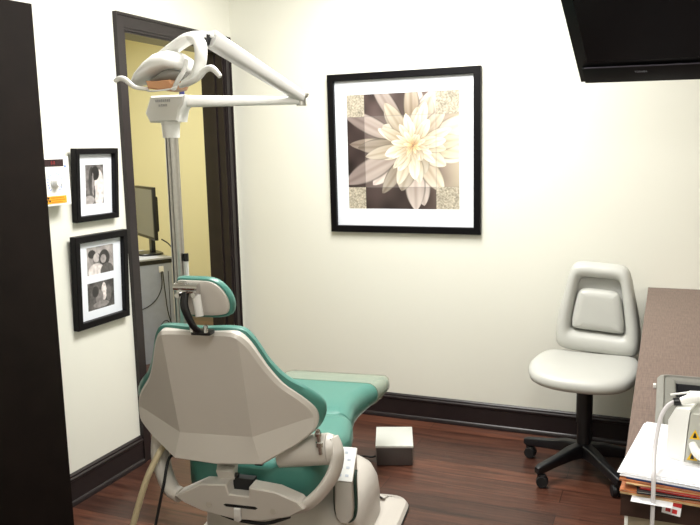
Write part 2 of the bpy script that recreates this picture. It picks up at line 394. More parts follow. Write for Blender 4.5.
# radiation control box
rc = empty('radiation_control_box', 'white wall box with red display, round dial and orange radiation sticker', 'control box', (0, -1.498, 1.395), R(90))
MB().box((0, -.03, 0), (.17, .06, .197), bev=.004).build('housing', M['plastic'], rc)
mb = MB().m(0).box((0.0, -.0605, .073), (.105, .003, .028)); dsp = mb.build('display', M['dred'], rc)
t = bpy.data.curves.new('d', 'FONT')
def text(body, size, m, parent, loc, rot=(R(90), 0, 0), name='lettering', bold=0, ext=.0004):
    c = bpy.data.curves.new(name, 'FONT'); c.body = body; c.size = size; c.align_x = 'CENTER'; c.align_y = 'CENTER'; c.extrude = ext; c.offset = bold
    tmp = bpy.data.objects.new('tmp', c); C.objects.link(tmp)
    dg = bpy.context.evaluated_depsgraph_get(); dg.update()
    me = bpy.data.meshes.new_from_object(tmp.evaluated_get(dg)); bpy.data.objects.remove(tmp)
    me.materials.clear(); me.materials.append(m); me.name = name
    o = bpy.data.objects.new(name, me); C.objects.link(o); o.parent = parent; o.location = loc; o.rotation_euler = rot
    return o
text('8.8', .019, M['redled'], dsp, (-.005, -.0625, .073), name='digits')
mb = MB().cyl((0, -.06, -.005), (0, -.066, -.005), .024, .022).cyl((0, -.066, -.005), (0, -.086, -.005), .020, .016); dial = mb.build('dial', M['plastic'], rc)
MB().box((.006, -.0865, -.015), (.004, .002, .014)).build('pointer', M['ltext'], dial)
mb = MB()
for k in range(17):
    a = R(-50+k*(280/16)); r0, r1 = .034, .041
    mb.box((math.cos(a)*.038, -.0603, -.005+math.sin(a)*.038), (.0085, .0012, .0035), rot=Matrix.Rotation(-a, 3, 'Y'))
mb.build('dial_scale', M['blue'], rc, smooth=0)
st = MB().box((.0, -.0604, -.074), (.115, .0012, .030)).build('warning_sticker', M['orange'], rc, smooth=0)
mb = MB(); tx, tz = -.042, -.074
mb.cyl((tx, -.061, tz), (tx, -.0616, tz), .0022)
for k in range(3):
    a0 = R(60+120*k+30-0); pts = []
    for j in range(7): a = R(60+120*k)+R(60)*j/6+R(0); pts.append((tx+.012*math.cos(a), tz+.012*math.sin(a)))
    for j in range(6, -1, -1): a = R(60+120*k)+R(60)*j/6; pts.append((tx+.0036*math.cos(a), tz+.0036*math.sin(a)))
    mb.prism(pts, -.0610, -.0616, lambda x, y, h: (x, h, y))
mb.build('radiation_symbol', M['black'], st, smooth=0)
mb = MB()
for row, (n_, w_) in enumerate(((9, .0055), (10, .005), (8, .006))):
    for k in range(n_): mb.box((-.024+k*.0078, -.0612, -.066-row*.0085), (w_, .0008, .0035))
mb.build('sticker_print', mat('brown_ink', (200, 110, 20), .5), st, smooth=0)
MB().cyl((.062, -.0602, .058), (.062, -.0612, .058), .006).build('small_mark', M['blue'], rc)

# ------------------------------------------------------------------ back room furniture
A_ = V((-.95, .63)); ang = math.atan2(.87, .49)
cab = empty('desk_cabinet', 'grey laminate cabinet with a black edged top seen through the doorway', 'cabinet', (A_.x, A_.y, 0), ang)   # local -x runs back along the face, -y.. is face normal
mb = MB(); mb.box((-.45, .26, .3575), (.9, .52, .715), bev=.002); mb.build('body', M['grey'], cab)
mb = MB(); mb.box((-.45, .26, .730), (.92, .54, .028), bev=.003); mb.build('worktop_edge', M['black'], cab)
mb = MB(); mb.box((-.45, .26, .7505), (.915, .535, .013), bev=.003); mb.build('worktop', mat('grey_worktop', (176, 178, 182), .45), cab)
mb = MB(); mb.box((-.086, -.006, .675), (.035, .012, .045), bev=.003); sk = mb.build('socket', M['plastic'], cab)
for o_, w_ in ((.012, 'white'), (-.008, 'grey')):
    pass
mb = MB(); mb.box((-.031, -.001, .33), (.004, .003, .65)); mb.build('seam', M['black'], cab)
def cable(name, pts, r, m, label, cat, group=None, n=8):
    o = MB().sweep(pts, r, n=n, sub=8).build(name, m); return tag(o, label, cat, group)
Rm = Matrix.Rotation(ang, 3, 'Z')
def cl(x, y, z): q = Rm @ V((x, y, z)); return (A_.x+q.x, A_.y+q.y, z)
cable('power_cable', [cl(-.09, -.016, .66), cl(-.10, -.03, .55), cl(-.15, -.025, .46), cl(-.24, -.02, .41), cl(-.36, -.02, .41)], .0035, M['blacksteel'], 'dark cable looping left from the socket across the grey cabinet', 'cable')
cable('power_cable', [cl(-.08, -.016, .66), cl(-.075, -.03, .5), cl(-.06, -.025, .36), cl(-.02, -.02, .22), cl(.03, -.02, .12), cl(.05, -.03, .01)], .0035, M['blacksteel'], 'dark cable hanging straight down from the socket to the floor', 'cable')
cable('power_cable', [cl(-.17, -.02, .01), cl(-.15, -.02, .16), cl(-.12, -.022, .27), cl(-.07, -.024, .30), cl(-.03, -.02, .22), cl(.0, -.02, .11)], .003, M['blacksteel'], 'thin grey cable arching low in front of the grey cabinet', 'cable')
# monitor
mo = empty('computer_monitor', 'flat black computer monitor seen edge-on on the grey cabinet', 'monitor', (-1.20, .70, .757), math.atan2(-.80, -.60)+R(90))
MB().prism(rrect(.24, .18, .06), 0, .014, bev=.004).build('base', M['black'], mo)
MB().box((0, .03, .10), (.07, .03, .19), bev=.006).build('neck', M['black'], mo)
MB().box((0, 0, .31), (.46, .026, .38), bev=.005).build('bezel', M['black'], mo)
MB().box((0, -.0125, .312), (.425, .004, .34)).build('screen', M['glare'], mo)
MB().box((0, .032, .30), (.25, .05, .26), bev=.014).build('back_housing', M['black'], mo)
cable('monitor_cable', [(-1.14, .78, .86), (-1.10, .80, .83), (-1.05, .78, .80), (-1.0, .75, .775), (-.96, .74, .764)], .005, M['black'], 'black cables bunched behind the monitor on the cabinet', 'cable')

# ------------------------------------------------------------------ dental chair (local frame: +y foot end, origin under backrest)
YAW = R(7.2); CO = V((1.058, -1.93, 0)); BK = Matrix.Rotation(R(2.4), 3, 'Z')   # the back is swivelled a little on the seat
ch = empty('dental_chair', 'teal upholstered dental chair with a warm grey backrest shell and base', 'dental chair', CO, YAW)
lean = R(14.1); K = 1.12; BZ = .537
def bs(a, b, n):      # backrest surface: a across, b up, n towards the patient
    n2 = n+K*min(abs(a), .34)**2
    return BK @ V((a, -math.sin(lean)*b+math.cos(lean)*n2, BZ+math.cos(lean)*b+math.sin(lean)*n2))
half = [(0, .468), (.085, .469), (.138, .456), (.166, .422), (.186, .378), (.206, .328), (.240, .270), (.290, .216), (.325, .165), (.334, .118), (.318, .070), (.275, .035), (.20, .004), (.11, -.02), (0, -.025)]
cush = spline([(a-.010*min(1, b/.35), b) for a, b in half]+[(-a-.010*min(1, b/.35), b) for a, b in half[-2:0:-1]], 4)
mb = MB(); pad(mb, cush, (0, .2), [(.035, .004), (.022, .008), (.010, .018), (.010, .034), (.018, .050), (.04, .060)], bs)
mb.build('backrest_cushion', M['teal'], ch)
# shell: faceted
ph = [(0, .452), (.090, .453), (.126, .444), (.152, .408), (.172, .360), (.192, .312), (.222, .256), (.268, .198), (.298, .150), (.306, .112), (.294, .076), (.240, .044), (.145, .008), (0, .006)]
sh = [(p[0], p[1]) for p in spline(ph[:-2], 3, closed=False)]+ph[-2:]
shell = [(a-.006*min(1, b/.35), b) for a, b in sh]+[(-a-.006*min(1, b/.35), b) for a, b in sh[-2:0:-1]]
mb = MB()
def shn(a, b):       # depth of the rear skin: facets
    aa = abs(a); flat = max(0, aa-.12)*.50
    line = .098+max(0, aa-.12)*.16
    kick = max(0, line-b)*.38
    return flat-kick-.004
def ss(a, b, n): q = shn(a, b); return BK @ V((a, -math.sin(lean)*b+math.cos(lean)*(q+n), BZ+math.cos(lean)*b+math.sin(lean)*(q+n)))
rings = []
side = [bs(a, b, .012) for a, b in shell]
edge0 = [ss(a, b, .010) for a, b in shell]
edge1 = [ss(a, b, .0) for a, b in inset(shell, .008)]
mb.loft([side, edge0, edge1], cap=False)
# rear skin as a grid clipped by strips: build by rows between left/right limits
ins = inset(shell, .008)
# triangulate inset polygon with interior facet vertices
import mathutils.geometry as mg
inner = [(-.12, .098), (.12, .098), (-.115, .441), (.115, .441)]
pts2 = [V(p) for p in ins]; n0 = len(pts2)
extra = [V(p) for p in [(-.12, .098), (.12, .098)]]
for s_ in (-1, 1):
    for aa in (.16, .2, .24, .27): extra.append(V((s_*aa, .098+(aa-.12)*.16)))
    for bb in (.15, .2, .25, .3, .35, .40): 
        if not (s_*.12 == 0): extra.append(V((s_*(.12-.0*bb), bb)))
extra += [V((x_, .098)) for x_ in (-.06, 0, .06)]
vv, ee, ff, _, _, _ = mg.delaunay_2d_cdt(pts2+extra, [], [list(range(n0))], 1, 1e-6)
mb.add([ss(p.x, p.y, 0) for p in vv], [tuple(f) for f in ff])
# bright rolled bead around the upper rim
shell_o = mb.build('backrest_shell', M['cream'], ch, smooth=12)
# headrest
hx, hy, hz = .030, -.135, 1.087
hh = [(-.078, .062), (-.03, .064), (.03, .062), (.062, .048), (.086, .018), (.094, -.018), (.082, -.048), (.05, -.058), (0, -.060), (-.055, -.058), (-.082, -.040), (-.088, 0), (-.088, .045)]
ho = spline(hh, 5)
def hs(a, b, n): n2 = n+.9*a*a; return (hx+a*.93, hy-math.sin(R(12))*b+n2, hz+b-.006)
mb = MB(); pad(mb, ho, (0, 0), [(.012, .010), (.004, .012), (0, .02), (0, .034), (.008, .05), (.02, .056)], hs); mb.build('headrest_cushion', M['teal'], ch)
mb = MB(); pad(mb, ho, (0, 0), [(.014, .002), (.010, .004), (.009, .012), (.012, .014)], hs); mb.build('headrest_shell', M['cream'], ch)
br_ = MB(); br_.box((hx-.026, hy-.02, hz+.030), (.058, .035, .026), bev=.004); br_.cyl((hx-.066, hy-.030, hz+.034), (hx+.008, hy-.030, hz+.034), .011)
br_.cyl((hx-.052, hy-.045, hz+.012), (hx-.052, hy-.02, hz+.012), .007); br_.cyl((hx-.002, hy-.045, hz+.014), (hx-.002, hy-.02, hz+.014), .007)
br_.cyl((hx-.052, hy-.03, hz+.046), (hx-.03, hy-.03, hz+.046), .006)
hb_ = br_.build('headrest_bracket', M['chrome'], ch)
MB().sweep([(hx-.032, hy-.030, hz+.020), (hx-.034, hy-.038, hz-.02), (hx-.016, -.165, hz-.075), (hx-.004, -.150, .99)], [.017, .020, .017, .014], flat=((1, 0, 0), .62, .5)).build('bracket_post', M['black'], hb_)
MB().cyl((hx-.004, hy-.022, hz+.010), (hx+.006, hy-.026, hz-.050), .013, .012).build('sleeve', M['wgrey'], hb_)
mb = MB(); mb.box((hx+.000, -.135, .985), (.06, .036, .014), bev=.004); mb.build('post_clamp', M['black'], ch)
for s_ in (-1, 1):
    mb = MB(); mb.cyl((hx+s_*.022, -.160, .990), (hx+s_*.022, -.160, 1.006), .006).cyl((hx+s_*.022, -.160, 1.006), (hx+s_*.022, -.160, 1.012), .008, .004)
    mb.build('clamp_bolt', M['chrome'], ch)
# seat + leg rest
def station(y, hw, zt, th, n=6, rx=.05, side=None):
    out = []; r = min(rx, th*.48); 
    for sx, sz, a0 in ((1, 1, 0), (-1, 1, 90), (-1, -1, 180), (1, -1, 270)):
        for k in range(n+1):
            a = R(a0+90*k/n); px = sx*(hw-r)+r*math.cos(a); pz = zt-th/2+sz*(th/2-r)+r*math.sin(a)
            lobe = .045*min(1, abs(px)/hw)**3*max(0, 1-abs(y-.14)/.3) if pz > zt-th/2 else 0; out.append((px+.022+.035*max(0, 1-y/.6), y, pz+lobe))
    return out
mb = MB()
SX = .022
st_ = [(.075, .10, .470, .06), (.088, .18, .490, .10), (.12, .222, .505, .15), (.18, .240, .503, .155), (.30, .255, .496, .145), (.45, .268, .488, .13), (.56, .255, .492, .125), (.60, .243, .488, .11), (.612, .22, .476, .08)]
mb.loft([station(*q) for q in st_]); mb.build('seat_cushion', M['teal'], ch)
mb = MB()
lg = [(.605, .20, .478, .09), (.62, .232, .490, .115), (.68, .225, .492, .125), (.78, .205, .488, .13), (.88, .202, .482, .125), (.98, .215, .476, .115), (1.06, .238, .470, .10), (1.12, .252, .465, .085), (1.19, .258, .460, .07), (1.235, .245, .452, .05), (1.245, .21, .444, .03)]
mb.loft([station(*q) for q in lg]); leg = mb.build('leg_rest', M['teal'], ch)
mb = MB(); lg2 = [(1.055, .240, .473, .107), (1.10, .2525, .469, .095), (1.19, .261, .463, .076), (1.240, .248, .455, .056), (1.251, .212, .447, .036)]
mb.loft([station(*q) for q in lg2]); mb.build('toe_cover', M['clear'], leg)
mb = MB(); mb.prism(rrect(.34, .62, .05, cy=.86), .355, .375, bev=.006); mb.prism(rrect(.42, .50, .05, cy=.37), .325, .352, bev=.006); mb.build('seat_frame', M['cream'], ch)
# arm bosses flanking the seat under the backrest, the yoke arms and the rear yoke plate
YC = .040
for s_ in (1, -1):
    hx0, hx1 = (.12, .282) if s_ > 0 else (.17, .27)
    mb = MB()
    mb.cyl((YC+s_*hx0, .105, .535), (YC+s_*hx1, .115, .556), .050, .050, n=32)
    mb.cyl((YC+s_*hx1, .115, .556), (YC+s_*(hx1+.02), .117, .558), .050, .042, n=32)
    hub = mb.build('pivot_hub', M['cream'], ch)
    mb = MB(); mb.cyl((YC+s_*.272, .060, .560), (YC+s_*.266, .055, .640), .0075).cyl((YC+s_*.270, .058, .585), (YC+s_*.270, .058, .599), .012).cyl((YC+s_*.267, .057, .620), (YC+s_*.267, .056, .630), .011)
    mb.build('pivot_pin', M['chrome'], hub)
    mb = MB(); mb.sweep([(YC+s_*.298, .12, .595), (YC+s_*.312, .11, .545), (YC+s_*.305, .09, .49), (YC+s_*.275, .06, .44), (YC+s_*.235, .03, .405), (YC+s_*.20, .022, .392)], [.030, .044, .046, .044, .042, .040], n=16, flat=((0, 1, 0), .9, .42 if s_ > 0 else .62))
    mb.build('yoke_arm', M['cream'], ch)
PY = -.005
def pf_(x, z, h): return (x, PY+(.40-z)*.25+h, z)
pl = [(-.160, .409), (-.055, .466), (.030, .473), (.035, .437), (.100, .437), (.107, .471), (.193, .463), (.262, .435), (.280, .410), (.226, .374), (.128, .346), (.036, .342), (-.071, .361), (-.13, .385)]
mb = MB(); mb.prism(pl, -.012, .05, pf_, bev=.004); yk = mb.build('yoke_plate', M['cream'], ch, smooth=30)
mb = MB(); mb.prism([(.010, .396), (.018, .401), (.118, .401), (.126, .396), (.118, .390), (.018, .390)], -.0128, -.006, pf_); mb.build('slot', M['rubber'], yk)
cg = mat('cap_grey', (176, 168, 156), .5)
for x_ in (-.041, .177): MB().cyl(pf_(x_, .391, -.0125), pf_(x_, .391, -.014), .0095, n=20).build('screw_cap', cg, yk)
mb = MB(); mb.prism([(.052, .396), (.073, .396), (.068, .350), (.060, .343), (.045, .348)], -.03, -.020, pf_, bev=.002); mb.build('release_lever', M['plastic'], yk)
mb = MB(); mb.box((.067, .030, .452), (.068, .03, .044)); mb.build('motor_recess', M['rubber'], yk)
mb = MB(); mb.sweep([pf_(-.01, .350, .0), pf_(.05, .334, .0), pf_(.14, .334, .0), pf_(.22, .365, .01)], .006); mb.build('cable', M['rubber'], yk)
# backrest support bracket from shell to plate
mb = MB(); mb.box((.000, .055, .52), (.066, .022, .09), rot=Matrix.Rotation(R(-18), 3, 'X'), bev=.004); mb.box((.010, .03, .465), (.058, .024, .09), rot=Matrix.Rotation(R(28), 3, 'X'), bev=.004); mb.build('support_bracket', M['cream'], ch)
MB().cyl((.036, .02, .482), (.050, .02, .482), .008).build('bracket_bolt', M['rubber'], ch); MB().box((.132, -.004, .540), (.026, .016, .012), bev=.003).build('latch', M['rubber'], ch)
# control box on the right side
CBX = .312
cp = [(-.031, .355), (.031, .355), (.033, .26), (.028, .225), (.012, .207), (-.012, .207), (-.028, .225), (-.033, .26)]
tl = lambda y: (y-.30)*1.30
mb = MB(); mb.loft([[(CBX+x, y, z+(tl(y) if z > .3 else 0)) for x, z in inset(cp, i_)] for y, i_ in ((.298, .004), (.302, 0), (.372, 0), (.376, .004))]); cbx = mb.build('side_control_box', M['cream'], ch, smooth=30)
Rb = Matrix.Rotation(math.atan(1.3), 3, 'X')
mb = MB(); mb.box((CBX, .337, .408), (.068, .120, .012), rot=Rb, bev=.003); pnl = mb.build('control_panel', M['plastic'], cbx)
kp = mat('pale_blue_ink', (200, 206, 218), .5)
for k, (dx, dy) in enumerate([(-.014, -.04), (.012, -.04), (-.012, -.012), (.012, -.012), (-.012, .016), (.012, .016), (0, .04)]):
    p = Rb @ V((dx, dy, .0065)); MB().box((CBX+p.x, .337+p.y, .408+p.z), (.012, .008, .0012), rot=Rb).build('key_mark', kp, pnl)
mb = MB(); mb.sweep([(CBX-.035, .325, .375), (CBX-.038, .325, .26), (CBX-.026, .325, .215), (CBX, .325, .202), (CBX+.026, .325, .215), (CBX+.038, .325, .26), (CBX+.036, .325, .36), (CBX+.036, .340, .39)], .0065, n=8); mb.build('edge_strip', M['dgreen'], cbx)
# pump cover and floor plate
mb = MB(); poly = rrect(.60, .52, .12, 6, .045, .55)
lay = [(0, .03), (0, .14), (.008, .20), (.03, .245), (.07, .275), (.12, .285)]
mb.loft([[(x, y, z) for x, y in inset(poly, i)] for i, z in lay]); mb.build('pump_cover', M['cream'], ch, smooth=50)
mb = MB(); poly = rrect(.77, .74, .08, 6, .045, .56)
mb.loft([[(x, y, z) for x, y in inset(poly, i)] for i, z in [(.012, 0), (.002, .004), (0, .012), (.010, .026), (.09, .055), (.14, .07)]]); mb.build('floor_plate', M['cream'], ch, smooth=30)
mb = MB(); poly = rrect(.77, .74, .08, 6, .045, .56)
mb.loft([[(x, y, z) for x, y in inset(poly, i)] for i, z in [(.004, .0), (-.003, .001), (-.003, .007), (.003, .008)]]); mb.build('floor_gasket', M['rubber'], ch)
mb = MB(); mb.prism(rrect(.30, .36, .05, cy=.55), .29, .33, bev=.004); mb.build('lift_column', M['black'], ch)
# hoses behind the left side (suction hose pair and cable)
mb = MB()
mb.sweep([(-.24, .16, .52), (-.225, .05, .545), (-.245, .0, .49), (-.27, -.02, .42), (-.32, -.03, .27), (-.36, -.06, .12), (-.39, -.10, .03), (-.47, -.18, .0125)], .0105, n=10); mb.build('suction_hose', M['hose'], ch)
mb = MB(); mb.sweep([(-.22, .13, .49), (-.205, .04, .505), (-.205, .0, .44), (-.225, -.01, .35), (-.245, -.03, .24), (-.27, -.05, .10), (-.29, -.08, .014), (-.38, -.14, .009)], .005, n=8); mb.build('cable', M['rubber'], ch)
mb = MB(); mb.cyl((-.23, .28, .33), (-.23, .28, 1.125), .008); rod = mb.build('holder_rod', M['wgrey'], ch)
MB().cyl((-.23, .28, 1.125), (-.23, .28, 1.152), .0095).build('cap', M['black'], rod)
mb = MB(); mb.box((-.205, .30, .335), (.10, .05, .024), bev=.005); mb.build('rod_mount', M['cream'], ch)

# ------------------------------------------------------------------ dental light on its post
Mc = Matrix.Translation(CO) @ Matrix.Rotation(YAW, 4, 'Z')
PX, PYY = -.262, .285
lt = empty('dental_light', 'white overhead dental light on a folding arm and silver post behind the chair', 'lamp', Mc @ V((PX, PYY, 0)), YAW)
mb = MB()
oct_ = lambda r, z, fl=.35: [(r*math.cos(a)*(1-fl*0), r*math.sin(a), z) for a in [2*PI*(k+.5)/24 for k in range(24)]]
prof = []
for k in range(48):
    a = 2*PI*k/48; r = .0225*(1-.10*(1 if (k % 12) in (0, 1, 11) else 0)); prof.append((r*math.cos(a), r*math.sin(a)))
mb.loft([[(x, y, z) for x, y in prof] for z in (.44, 1.59)]); mb.build('post', M['steel'], lt)
mb = MB(); mb.cyl((0, 0, .425), (0, 0, .50), .029, .026, n=24); mb.sweep([(0, 0, .445), (.05, .03, .40), (.10, .06, .352), (.14, .09, .340)], .018, n=12); mb.build('mounting_arm', M['cream'], lt)
mb = MB(); mb.cyl((0, 0, 1.548), (0, 0, 1.59), .0285, .031, n=32).cyl((0, 0, 1.59), (0, 0, 1.61), .031, .036, n=32); mb.build('collar', M['plastic'], lt)
mb = MB(); hp = [(-.058, 1.612), (.058, 1.612), (.068, 1.65), (.085, 1.668), (.095, 1.70), (-.050, 1.700), (-.074, 1.644)]
hp = [(x*(.80 if x > 0 else 1), z-.012) for x, z in hp]
mb.prism(hp, -.038, .038, lambda x, z, h: (x, h, z), bev=.006); hd = mb.build('arm_joint', M['plastic'], lt, smooth=30)
mk = MB()
for row, (n_, z_, w_) in enumerate(((8, 1.670, .0042), (4, 1.655, .0055))):
    for k in range(n_):
        x_ = (k-(n_-1)/2)*(w_+.0028)-.004
        mk.box((x_-w_*.35, -.0388, z_), (.0011, .001, .008)); mk.box((x_+w_*.35, -.0388, z_), (.0011, .001, .008)); mk.box((x_, -.0388, z_+(.0035 if k % 2 else -.0008)), (w_*.8, .001, .0011))
mk.build('lettering', M['ltext'], hd, smooth=0)
mb = MB(); mb.cyl((.048, 0, 1.686), (.048, 0, 1.708), .009); mb.build('pivot_knob', mat('navy_plastic', (40, 42, 90), .4), lt)
E1 = V((.402, .20, 1.668))                                  # elbow
def beam(mb, p, q, w0, h0, w1, h1, bev=.3):
    p = V(p); q = V(q); d = (q-p).normalized(); s = d.cross(V((0, 0, 1))).normalized(); u = s.cross(d)
    rs = []
    for pt, w, h in ((p, w0, h0), (q, w1, h1)):
        rr = rrect(w, h, min(w, h)*bev, 3); rs.append([pt+s*x+u*y for x, y in rr])
    mb.loft(rs); return mb
mb = beam(MB(), (.04, .0, 1.668), E1+V((-.0, 0, 0)), .036, .040, .028, .026); mb.build('lower_arm', M['plastic'], lt, smooth=30)
mb = MB(); mb.cyl(E1-V((0, 0, .018)), E1+V((0, 0, .022)), .018, .016); mb.sweep([E1+V((.0, 0, .01)), E1+V((.018, 0, .014)), E1+V((.022, 0, .024))], .006); mb.build('elbow', M['steel'], lt)
T1 = V((.226, -.13, 1.842))
mb = beam(MB(), E1+V((0, 0, .008)), T1, .034, .028, .046, .050, .2); ua = mb.build('upper_arm', M['wgrey'], lt, smooth=30)
dv = (T1-E1).normalized()
mb = beam(MB(), E1+dv*.02+V((0, 0, .024)), T1+V((0, 0, .018)), .030, .016, .043, .022, .3); mb.build('arm_cover', M['plastic'], ua, smooth=30)
mb = MB(); mb.box(T1+V((-.018, 0, .0)), (.03, .03, .034), bev=.004); mb.build('head_joint', M['black'], lt)
# lamp head, in a frame centred near the neck: local axis to the left
HC = V((.085, -.15, 1.758))
def hl(x, y, z): return HC+V((x, y, z))
# reflector body: dish with peaked top, opening downwards, tapering to the left
mb = MB(); rs = []
prof = [(-.124, -.046, .012, .010), (-.118, -.042, .034, .020), (-.092, -.030, .058, .032), (-.058, -.014, .076, .042), (-.018, .002, .086, .048), (.022, .010, .086, .046), (.055, .006, .076, .042), (.076, .000, .052, .034), (.084, -.006, .02, .016)]
for x, zc, wy, hh_ in prof:
    ring = []
    for k in range(20):
        a = 2*PI*k/20; yy = math.cos(a)*wy; zz = math.sin(a); zz = zz*hh_*(1 if zz > 0 else .40)
        ring.append(hl(x-zz*.2, yy, zc+zz))
    rs.append(ring)
mb.loft(rs); mb.build('lamp_head', M['plastic'], lt, smooth=60)
mb = MB(); rs = []
for x, zc, wy, hh_ in [(-.05, -.034, .040, .010), (-.02, -.026, .056, .018), (.01, -.018, .064, .024), (.04, -.014, .06, .024), (.056, -.012, .04, .018)]:
    rs.append([hl(x, math.cos(2*PI*k/16)*wy, zc-.006+math.sin(2*PI*k/16)*hh_) for k in range(16)])
mb.loft(rs); mb.build('reflector', mat('grey_reflector', (140, 138, 132), .3), lt, smooth=60)
mb = MB(); mb.prism([(-.036, -.040), (-.030, -.064), (.01, -.070), (.046, -.066), (.052, -.054), (.045, -.040), (.0, -.042)], -.085, .03, lambda x, z, h: hl(x, h, z), bev=.004); mb.build('lens_shield', M['tan'], lt, smooth=30)
mb = MB(); mb.sweep([hl(.045, -.06, -.068), hl(.062, -.065, -.045), hl(.085, -.06, -.01), hl(.092, -.055, .02)], .0075, n=8, flat=((0, 1, 0), 1.6, .7)); mb.sweep([hl(-.06, -.05, -.063), hl(-.02, -.085, -.072), hl(.03, -.085, -.070), hl(.06, -.065, -.062)], .0028, n=8)
mb.build('lens_bracket', M['plastic'], lt)
# yoke: broad curved arm from arm joint over the head and down its right side
mb = MB(); mb.sweep([T1+V((-.02, 0, .004)), hl(.115, .02, .096), hl(.065, .02, .092), hl(.0, .02, .060), hl(-.05, .01, .028), hl(-.095, .0, -.005)], [.019, .022, .025, .023, .018, .010], n=14, flat=((0, 1, 0), 1.5, .7)); mb.build('yoke_top', M['plastic'], lt)
mb = MB(); mb.sweep([hl(.095, -.01, .086), hl(.134, -.05, .070), hl(.150, -.075, .030), hl(.142, -.075, -.008), hl(.115, -.06, -.036), hl(.075, -.04, -.050)], [.018, .017, .0155, .015, .014, .012], n=14, flat=((0, 1, 0), 1.3, .85)); mb.build('yoke', M['plastic'], lt)
# handles
mb = MB(); mb.sweep([hl(.075, -.07, -.058), hl(.125, -.10, -.052), hl(.156, -.11, -.040), hl(.178, -.11, -.020), hl(.202, -.11, -.018), hl(.226, -.11, -.042)], [.008, .009, .0095, .0098, .0098, .007], n=12); mb.build('handle', M['plastic'], lt)
mb = MB(); mb.sweep([hl(-.035, -.07, -.064), hl(-.06, -.10, -.060), hl(-.075, -.11, -.048), hl(-.090, -.11, -.036), hl(-.108, -.11, -.032), hl(-.126, -.11, -.040)], [.006, .007, .008, .0085, .008, .006], n=12); mb.build('handle', M['plastic'], lt)

lt.location.z = .34
for c_ in lt.children: c_.location.z -= .34
# ------------------------------------------------------------------ foot control
fr_ = V((.943, .333)); fa = math.atan2(.333, .943)
fc = empty('foot_control', 'low square foot pedal box with a bright metal top beside the chair', 'foot pedal', (1.095, -.665, 0), fa)
MB().box((.090, .12, .047), (.172, .24, .089), bev=.004).build('housing', mat('grey_metal_sheet', (96, 90, 88), .35, .6), fc)
MB().box((.090, .12, .097), (.180, .25, .012), bev=.003).build('pedal_plate', mat('brushed_plate', (225, 228, 224), .42, .35), fc)
MB().box((.090, .12, .002), (.15, .2, .005)).build('rubber_foot', M['rubber'], fc)
MB().cyl((.176, .12, .05), (.180, .12, .05), .014).build('side_knob', M['steel'], fc)
cable('foot_control_cable', [(1.071, -.604, .022), (1.045, -.600, .012), (1.0, -.60, .010), (.97, -.66, .010), (.93, -.75, .01)], .005, M['rubber'], 'black cable running over the floor from the foot pedal to the chair', 'cable')

# ------------------------------------------------------------------ stool
ST = V((2.017, -.400, 0))
sl = empty('operator_stool', 'light grey vinyl stool on a black five-star caster base against the back wall', 'stool', ST, R(-4))
mb = MB(); cen = []
mb.cyl((0, 0, .075), (0, 0, .13), .040, .034); bs_ = mb.build('base_hub', M['blacksteel'], sl)
for k in range(5):
    a = R(-126+72*k+4); d = V((math.cos(a), math.sin(a), 0)); s = V((-d.y, d.x, 0))
    mb = MB(); rs = []
    for r_, z_, w_, h_ in ((.02, .108, .026, .032), (.09, .108, .023, .028), (.18, .094, .019, .022), (.280, .080, .017, .020), (.296, .078, .012, .014)):
        rs.append([d*r_+s*x+V((0, 0, z_+y)) for x, y in rrect(w_*2, h_*2, .008, 3)])
    mb.loft(rs); mb.cyl(d*.278+V((0, 0, .048)), d*.278+V((0, 0, .072)), .010)
    lo = mb.build('leg', M['blacksteel'], sl)
    b_ = a+R([40, 75, 20, 60, 95][k]); e = V((math.cos(b_), math.sin(b_), 0)); c = d*.278+V((0, 0, .0275))+V((-e.y, e.x, 0))*.012
    mb = MB(); mb.cyl(c+e*.006, c+e*.022, .0265, .024, n=28); mb.cyl(c-e*.006, c-e*.022, .0265, .024, n=28); mb.cyl(c-e*.006, c+e*.006, .012); mb.box(c+V((0, 0, .020)), (.03, .03, .022), rot=Matrix.Rotation(b_, 3, 'Z'), bev=.005)
    mb.build('caster', M['rubber'], lo)
mb = MB(); mb.cyl((0, 0, .12), (0, 0, .40), .031, n=28); mb.cyl((0, 0, .24), (0, 0, .44), .036, .036, n=28); mb.build('column', M['blacksteel'], sl)
mb = MB(); mb.box((0, 0, .440), (.22, .19, .022), bev=.006); mb.prism([(-.16, -.10), (.11, -.10), (.14, .0), (.11, .12), (-.11, .12), (-.14, .0)], .449, .459); mb.box((-.165, -.06, .449), (.07, .022, .014), bev=.004); mb.build('seat_plate', M['black'], sl)
seat = spline([(0, -.245), (.12, -.235), (.205, -.185), (.236, -.06), (.222, .10), (.17, .185), (0, .20), (-.17, .185), (-.222, .10), (-.236, -.06), (-.205, -.185), (-.12, -.235)], 5)
def sf(x, y, z): return (x, y, z+.058-.016*max(0, -y-.10)/.12+.010*abs(x/.23)**2)
mb = MB(); pad(mb, seat, (0, 0), [(.05, .400), (.02, .403), (.004, .414), (0, .428), (.003, .444), (.014, .457), (.035, .464), (.06, .467)], sf); mb.build('seat', M['vinyl'], sl, smooth=60)
mb = MB(); mb.sweep([(.0, .10, .443), (0, .20, .44), (.01, .235, .46), (.02, .240, .50), (.025, .262, .62)], .020, flat=((1, 0, 0), 1.6, .5)); mb.build('back_support', M['black'], sl)
